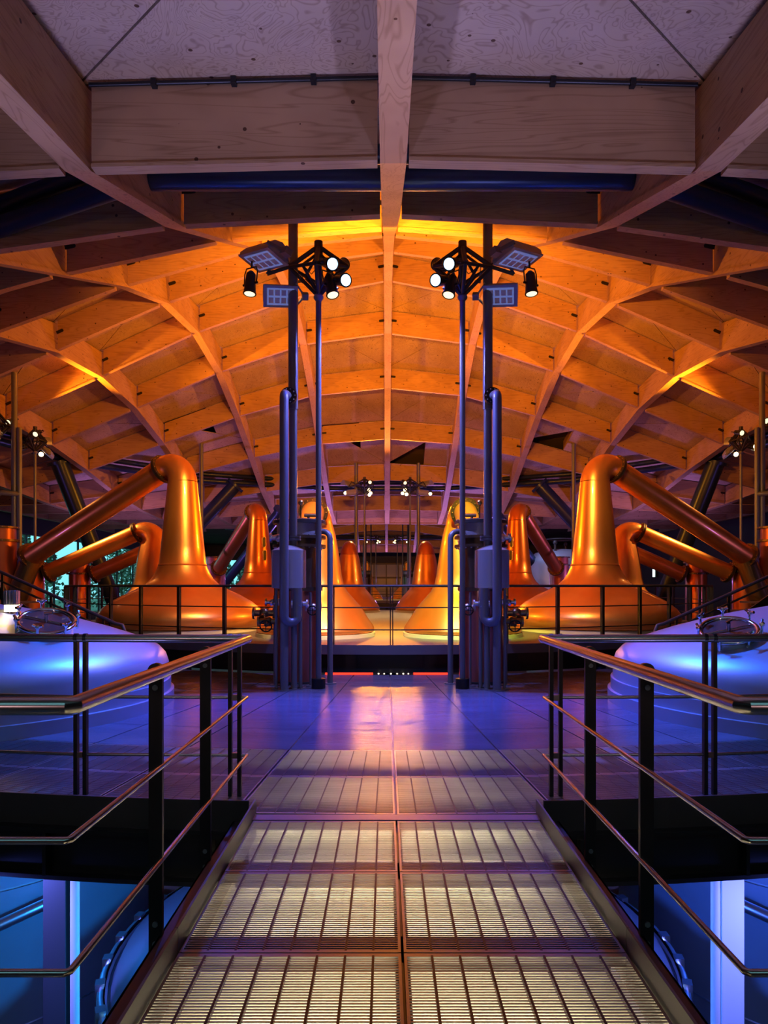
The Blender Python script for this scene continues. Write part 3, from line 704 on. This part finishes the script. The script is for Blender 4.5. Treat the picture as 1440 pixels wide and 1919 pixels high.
# ------------------------------------------------------------------ light poles with truss heads and lamps
HEAD = 5.88
def light_pole():
    t = thing('light_pole', 'pole', 'light pole')
    MB().cyl((0, 0, .14), (0, 0, HEAD), .043, 18).build('pole', 'grey_paint', t)
    MB().cyl((0, 0, 0), (0, 0, .15), .105, 22).build('foot', 'black_steel', t)
    MB().lathe([(.045, HEAD-.02), (.075, HEAD+.02), (.075, HEAD+.05), (.05, HEAD+.08)], n=18).build('collar', 'grey_paint', t)
    h = MB(); z0, zm, z1 = HEAD+.05, HEAD+.44, HEAD+.86
    nodes = [Vector((.44*cos(a), .38*sin(a), zm+.06*cos(2*a))) for a in (0, pi/2, pi, 3*pi/2)]
    for i, p in enumerate(nodes):
        h.cyl((0, 0, z0), p, .03, 8); h.cyl((0, 0, z1-.05), p, .036, 8); q = nodes[(i+1) % 4]; h.cyl(p, q, .028, 8)
        h.cyl(p.lerp(q, .5), (0, 0, z1-.15), .022, 8); h.cyl(p.lerp(q, .5), (0, 0, z0+.05), .022, 8)
    h.cyl((0, 0, z1-.25), (0, 0, z1+.02), .065, 12); h.cyl(nodes[2], (-.78, 0, zm-.05), .03, 8); h.cyl(nodes[2]+Vector((0, 0, .05)), (-.62, 0, zm+.22), .022, 8)
    h.cyl((-.78, 0, zm-.05), (-.62, 0, zm+.22), .022, 8)
    h.build('truss_head', 'dark_steel', t)
    c = MB()
    for k in range(5):
        a = k*1.3; c.tube([Vector((.3*cos(a), .3*sin(a), zm)), Vector((.25*cos(a+.5), .3*sin(a+.5), zm-.18)), Vector((.35*cos(a+1), .3*sin(a+1), zm-.02))], .007, 5)
    c.build('cable', 'black_steel', t)
    return t
def spot_lamp(m):
    t = thing('spotlight', 'lamp', 'spotlight')   # local -Z is the beam
    MB().lathe([(.07, .10), (.075, .0), (.085, -.13), (.09, -.17), (.09, -.20)][::-1], n=20).build('body', 'dark_steel', t)
    MB().lathe([(.035, .14), (.065, .10)][::-1], n=16).build('rear_cap', 'black_steel', t)
    MB().ring((0, 0, -.20), .088, .012, n=20, k=6).build('bezel', 'black_steel', t)
    MB().lathe([(.078, -.206), (.078, -.198)], n=20).build('lens', m, t)
    y = MB(); y.tube([(-.11, 0, -.05), (-.115, 0, .12), (-.09, 0, .20), (.09, 0, .20), (.115, 0, .12), (.11, 0, -.05)], .010, 6); y.cyl((0, 0, .2), (0, 0, .30), .015, 8)
    for s in (-1, 1): y.cyl((s*.085, 0, -.05), (s*.13, 0, -.05), .018, 8)
    y.build('yoke', 'black_steel', t)
    return t
def floodlight():
    t = thing('floodlight', 'lamp', 'floodlight')   # face looks along -Z, arm on +X side
    pts = [(-.20, 0), (-.20, .05), (-.12, .17), (.02, .22), (.14, .18), (.21, .08), (.21, 0)]
    b = MB(); n = len(pts); vs = [(-.33, y, z) for y, z in pts]+[(.30, y, z) for y, z in pts]
    b.add(vs, [tuple(range(n))[::-1], tuple(range(n, 2*n))]+[((i+1) % n, i, n+i, n+(i+1) % n)[::-1] for i in range(n)])
    b.build('housing', 'grey_tank', t)
    MB().box(-.34, .31, -.21, .22, -.02, .0).build('bezel', 'grey_tank', t, False)
    gl = MB().box(-.27, .24, -.16, .17, -.027, -.021).build('face', 'led_grid', t, False)
    for i in range(4):
        for j in range(2): MB().box(-.24+.12*i, -.15+.12*i, -.13+.15*j, -.02+.15*j, -.031, -.0275).build('led_tile', 'white_plastic', gl, False)
    a = MB(); a.bar((.28, -.23, .06), (.45, 0, .02), .03, .05); a.bar((.28, .23, .06), (.45, 0, .02), .03, .05); a.box(.40, .52, -.06, .06, -.03, .07)
    a.build('bracket', 'grey_paint', t)
    return t
proto_pole = light_pole(); proto_cold = spot_lamp('lens_cold'); proto_warm = spot_lamp('lens_warm'); proto_off = spot_lamp('lens_low'); proto_flood = floodlight()
protos = [proto_pole, proto_cold, proto_warm, proto_off, proto_flood]
def inst(p, loc, rot, lab, grp):
    o = copy_tree(p); o.location = loc; o.rotation_euler = rot; return relabel(o, lab, grp)
def aimrot(d): return Vector(d).to_track_quat('-Z', 'Y').to_euler()
def cluster(ang, s, r, where, cy=CY, warm=False, lite=False):
    """pole of a pair standing on the ring at ang; s=-1/+1 which of the pair; local frame: -Y is outward"""
    Rz = Matrix.Rotation(ang, 3, 'Z'); base = Vector((CX, cy, 0))+Rz @ Vector((s*1.09, -r, 0))
    o = inst(proto_pole, base, (0, 0, ang if s > 0 else ang), 'slim grey light pole with a triangulated truss head '+where, 'light poles')
    o.rotation_euler = (0, 0, ang+(pi if s > 0 else 0))
    z = HEAD
    def L(p, loc, d, lab, grp):
        v = Rz @ Vector((loc[0]*s, loc[1], 0)); dv = Rz @ Vector((d[0]*s, d[1], 0)); dv.z = d[2]
        if not back: dv = Vector(((random.random()-.5)*.7, -1, -.25-.3*random.random()))
        return inst(p, base+v+Vector((0, 0, loc[2])), aimrot(dv), lab, grp)
    w = proto_warm if warm else proto_cold
    back = cy < 22 and abs(ang) < .1
    sd = side(1 if base.x > AX else -1); where = where+((' front' if base.y < cy else ' rear') if abs(abs(ang)-pi/2) < .1 else '')+' '+sd
    o['label'] = 'slim grey light pole '+where
    L(w, (-.18, -.42, z+.36), (-.35, -.75, -.40), 'upper glaring spotlight on the pole '+where, 'lit spotlights '+where)
    L(w, (-.34, -.26, z+.18), (-.45, -.75, -.32), 'lower glaring spotlight on the pole '+where, 'lit spotlights '+where)
    L(proto_off if back else w, (-.20, -.30, z+.12), (-.22, -.25, -1) if back else (-.1, -.8, -.6), 'inner downward spotlight on the pole '+where, 'downward spotlights '+where)
    L(proto_off if back else w, (.98, -.25, z+.18), (.05, -.1, -1) if back else (.2, -.8, -.5), 'outer downward spotlight on the pole '+where, 'outer downward spotlights '+where)
    if not lite: L(proto_off, (-.30, .26, z+.62), (-.3, .75, .55), 'upturned dark spotlight on the pole '+where, 'upward spotlights '+where)
    fl = inst(proto_flood, base+Rz @ Vector((s*.78, -.25, 0))+Vector((0, 0, z+.50)), (0, 0, 0), 'large box floodlight on the pole '+where, 'box floodlights '+where)
    e = Matrix.Rotation(ang+(0 if s < 0 else pi), 3, 'Z') @ Matrix.Rotation(R(-22), 3, 'X' ) @ Matrix.Rotation(R(-16), 3, 'Y') if 0 else None
    fl.rotation_euler = (R(-14)*(1 if s < 0 else -1), R(6), ang+(R(-38) if s < 0 else pi+R(38)))
    if not lite:
        f2 = inst(proto_flood, base+Rz @ Vector((s*.58, .1, 0))+Vector((0, 0, z+.10)), (0, 0, 0), 'smaller box floodlight on the pole '+where, 'lower floodlights '+where)
        f2.rotation_euler = (R(-42)*(1 if s < 0 else -1), R(-4), ang+(R(14) if s < 0 else pi-R(14))); f2.scale = (.8, .8, .8)
for s in (-1, 1):
    cluster(0, s, 11.1, 'by the piped condenser')
    cluster(pi, s, 11.6, 'behind the near platform', warm=True)
    cluster(0, s, 11.1, 'before the farther platform', CY+PITCH, warm=True, lite=True)
    cluster(pi, s, 11.6, 'beyond the farther platform', CY+PITCH, warm=True, lite=True)
    for a in (pi/2, -pi/2): cluster(a, s, 11.55, 'beside the near platform', warm=True)
    cluster(R(180-45*s)*1.0, 1 if s < 0 else -1, 11.1, 'beyond the front stills', warm=True, lite=True)
for p in protos:
    for c in [*p.children_recursive, p]: bpy.data.objects.remove(c)
# roof-high grey poles beside the side and rear heads
for sg in (-1, 1):
    for (px, py, lab) in ((11.0, 20.4, 'grey roof-high pipe beside the side light poles'), (1.5, 33.4, 'grey roof-high pipe behind the far stills'), (8.0, 29.8, 'grey roof-high pipe rising through the opening in the ceiling'), (1.48, 47.7, 'thin distant grey pipe before the farther platform')):
        t = thing('roof_pipe', lab+' '+side(sg), 'pipe', (AX+sg*px, py, 0), 0, lab+'s')
        MB().cyl((0, 0, 0), (0, 0, roofz(AX+sg*px, py)+.75), .085, 16).build('pipe', 'grey_paint', t); MB().lathe([(.16, 0), (.16, .03), (.09, .03)], n=18).build('base_flange', 'grey_paint', t)

# ------------------------------------------------------------------ domed vessels beside the deck
DOME = [(2.56, 0), (2.56, .30), (2.53, .302), (2.53, .50), (2.49, .62), (2.40, .72), (2.25, .80), (2.05, .88), (1.75, .985), (1.4, 1.09), (1.0, 1.195), (.6, 1.28), (.25, 1.33), (.02, 1.34)]
def dome_z(r):
    for (a, za), (b, zb) in zip(DOME, DOME[1:]):
        if b <= r <= a: return zb+(za-zb)*(r-b)/max(a-b, 1e-6)
    return 1.3
def hatch(parent, hx, hy, slope_dir, tilt):
    """round manway with swing bolts, on the dome at local (hx, hy)"""
    r = hypot(hx, hy); z = dome_z(r); nrm = Vector((hx/r*.6*sin(tilt), -sin(tilt), cos(tilt))).normalized()
    q = Vector((0, 0, 1)).rotation_difference(nrm)
    T = lambda p: Vector((hx, hy, z+.03))+q @ Vector(p)
    o = MB(); n = 36
    o.tube([T((0, 0, -.16)), T((0, 0, .09))], .29, n, cap=False).tube([T((0, 0, -.16)), T((0, 0, .09))], .27, n, cap=False)
    h = o.build('manway', 'steel', parent)
    MB().tube([T((.30*cos(2*pi*i/n), .30*sin(2*pi*i/n), .105)) for i in range(n)], .026, 10, closed=True).build('clamp_ring', 'chrome', h)
    MB().tube([T((0, 0, .085)), T((0, 0, .10))], .275, n).build('sight_glass', 'sight_glass', h)
    b = MB(); b.tube([T((-.28, 0, .115)), T((.28, 0, .115))], .010, 6); b.cyl(T((0, 0, .10)), T((0, 0, .20)), .022, 10); b.cyl(T((-.03, 0, .20)), T((.05, .03, .21)), .018, 8); b.build('wiper', 'chrome', h)
    for k in range(7):
        a = .4+2*pi*k/7; p = (.335*cos(a), .335*sin(a)); w = MB()
        w.cyl(T((*p, .02)), T((*p, .21)), .014, 8); w.ball(T((*p, .20)), .03, 6); t = (-sin(a)*.055, cos(a)*.055)
        w.tube([T((p[0]-t[0], p[1]-t[1], .225)), T((*p, .205)), T((p[0]+t[0], p[1]+t[1], .225))], .017, 8)
        w.cyl(T((*p, .03)), T((.28*cos(a), .28*sin(a), .05)), .02, 8)
        w.build('swing_bolt', 'chrome', h)
for sg in (-1, 1):
    v = thing('domed_vessel', 'huge blue-lit steel vessel with a shallow dome, '+('small lamp by its hatch' if sg < 0 else 'no lamp by its hatch'), 'tank', (AX+sg*5.52, 8.95, 0), 0, 'domed steel vessels')
    MB().lathe(DOME, n=96).build('dome', 'steel_dome', v)
    MB().lathe([(2.60, 0), (2.60, .145), (2.565, .15)], n=96).build('skirting', 'steel_dome', v)
    MB().lathe([(2.45, -4.49), (2.45, -.10), (2.40, -.05)], n=96).build('body', 'steel_dome', v)
    m = MB()
    for z in (-1.55, -3.0): m.ring((0, 0, z), 2.45, .012, n=96, k=6)
    m.build('weld_seam', 'steel', v)
    if sg < 0: hatch(v, 1.46, -.80, 0, .40)
    else: hatch(v, -1.66, -1.0, 0, .40)
    if sg < 0:
        l = thing('vessel_lamp', 'finned cylinder lamp with a glowing base standing on the steel dome', 'lamp', (AX+sg*5.52+.80, 8.62, dome_z(hypot(.8, .33))-.02))
        MB().cyl((0, 0, 0), (0, 0, .03), .11, 20).build('base', 'chrome', l); MB().cyl((0, 0, .03), (0, 0, .11), .085, 20).build('glow_glass', 'lamp_glow', l)
        f = MB(); f.cyl((0, 0, .11), (0, 0, .29), .07, 16)
        for k in range(16): a = 2*pi*k/16; f.bar((.08*cos(a), .08*sin(a), .12), (.08*cos(a), .08*sin(a), .285), .012, .03)
        f.build('finned_cap', 'steel', l)
spot((AX-5.52+.8, 8.5, 1.42), (AX-5.52+.9, 8.0, 1.0), 3, WARM, 150, .9, .05)

# ------------------------------------------------------------------ stair rails beside the platform
for sg in (-1, 1):
    X = lambda v: sg*v
    t = thing('stair_railing', 'sloping tubular stair railing behind the steel dome '+side(sg), 'railing', (AX+sg*4.75, 12.0, 0), 0, 'stair railings')
    low, up = Vector((0, 0, .90)), Vector((sg*4.2, 1.9, 2.35))
    for dz, nm in ((0, 'handrail'), (-.17, 'middle_rail')):
        a, b = low+Vector((0, 0, dz)), up+Vector((0, 0, dz))
        MB().tube([a+Vector((-sg*.16, 0, -.26 if dz == 0 else -.12)), a+Vector((-sg*.155, 0, -.12)), a+Vector((-sg*.12, 0, -.03)), a, b], .032 if dz == 0 else .022, 12).build(nm, 'kerb_steel', t)
    for k in range(4): p = low.lerp(up, .06+.28*k); MB().box(p.x-.02, p.x+.02, p.y-.02, p.y+.02, max(0, p.z-.93), p.z).build('post', 'dark_steel', t, False)
    st = thing('stair_flight', 'dark steel stair rising behind the steel dome '+side(sg), 'stairs', (AX+sg*4.75, 12.2, 0), 0, 'side stairs')
    for k in range(8): x0 = .30*k+.2; MB().box(min(sg*x0, sg*(x0+.3)), max(sg*x0, sg*(x0+.3)), .136*k+.0, .136*k+.8, .17*k+.02, .17*k+.06).build('tread', 'dark_steel', st, False)
    MB().bar((sg*.1, -.05, .0), (sg*2.8, 1.15, 1.45), .03, .2).build('stringer', 'dark_steel', st, False)

# distant steel vessel with fittings behind the rear still
dv = thing('distant_vessel', 'tall blue-grey steel vessel with pipe fittings on its top behind the rear still', 'tank', (AX+9.0, 36.0, 0))
MB().lathe([(1.75, -4.4), (1.75, 2.6), (1.65, 2.95), (1.3, 3.25), (.7, 3.42), (.02, 3.47)], n=48).build('shell', 'steel_dome', dv)
m = MB()
for k in range(6): a = k*1.05; m.cyl((1.0*cos(a), 1.0*sin(a), 3.2), (1.0*cos(a), 1.0*sin(a), 3.75), .06, 8); m.ball((1.0*cos(a), 1.0*sin(a), 3.75), .12, 6)
m.ring((0, 0, 3.95), .9, .04, n=24, k=6); m.build('fittings', 'dark_steel', dv)
spot((AX+6.8, 33.4, 5.6), (AX+8.4, 34.6, 2.9), 420, (.35, .5, 1), 60, .8)

# ------------------------------------------------------------------ lower hall seen beside the walkway
lv = thing('lower_vessel', 'low domed steel vessel with a clamped rim under the walkway', 'tank', (AX, 7.0, -4.5))
MB().lathe([(2.68, 0), (2.68, 2.45)], n=80).build('body', 'steel_dome', lv)
MB().lathe([(2.66, 2.45), (2.60, 2.58), (2.3, 2.80), (1.7, 3.0), (1.0, 3.14), (.02, 3.2)], n=80).build('dome', 'steel_dome', lv)
MB().ring((0, 0, 2.47), 2.72, .05, n=80, k=10).build('rim', 'chrome', lv)
cl = None
for k in range(40):
    a = 2*pi*k/40
    if cl is None: o = MB().box(-.04, .04, -.05, .05, 2.40, 2.54).build('rim_clamp', 'steel', lv, False); cl = o.data
    else: o = link('rim_clamp', cl, lv)
    o.location = (2.74*cos(a), 2.74*sin(a), 0); o.rotation_euler = (0, 0, a)
for sg in (-1, 1):
    X = lambda v: AX+sg*v
    lab = ['dark steel column under the deck edge girder', 'pale beige steel column under the deck edge girder'][sg > 0]
    c = thing('deck_column', lab, 'column', (X(2.62 if sg < 0 else 2.60), 5.42, -4.5))
    w = MB(); w.box(-.085, .085, -.09, -.075, 0, 4.02); w.box(-.085, .085, .075, .09, 0, 4.02); w.box(-.008, .008, -.075, .075, 0, 4.02)
    w.build('shaft', 'column_beige' if sg > 0 else 'dark_steel', c, False); MB().box(-.16, .16, -.16, .16, 0, .03).build('base_plate', 'dark_steel', c, False)  # twin columns: shade put into one colour, light into the other
    p = thing('riser_pipe', 'pale vertical riser pipe beside the deck column '+side(sg), 'pipe', (X(2.42), 5.24, -4.5), 0, 'riser pipes')
    MB().cyl((0, 0, 0), (0, 0, 4.0), .034, 14).build('pipe', 'column_beige', p); MB().cyl((0, 0, 1.0), (0, 0, 1.05), .06, 14).build('coupling', 'steel', p)
    q = thing('transfer_pipe', 'curved steel pipe wrapping the lower vessel '+side(sg), 'pipe', (X(5.52), 8.95, -2.45), 0, 'transfer pipes')
    MB().tube([Vector((2.62*cos(a), 2.62*sin(a), .12*i)) for i, a in enumerate([-pi/2+sg*-1*(0) + (-sg)*(R(-35)+R(14)*k) for k in range(7)])], .06, 12).build('pipe', 'steel', q)
    MB().ring((2.62*cos(-pi/2), 2.62*sin(-pi/2), .3), .08, .02, (1, 0, 0)).build('clamp', 'dark_steel', q)
    wr = thing('safety_wire', 'thin red wire on white clips below the girder '+side(sg), 'cable', (X(1.2), 4.95, -.52), 0, 'safety wires')
    MB().tube([(0, 0, 0), (sg*1.3, .1, -.01), (sg*3.4, .35, 0)], .004, 6).build('wire', 'cable_red', wr)
    for k in (.45, 1.1, 1.7): MB().box(sg*k-.02, sg*k+.02, .0+.08*k-.015, .08*k+.015, -.02, .045).build('clip', 'white_plastic', wr, False)

for o in bpy.data.objects:
    if o.name.startswith('bolts'): o['kind'] = 'stuff'
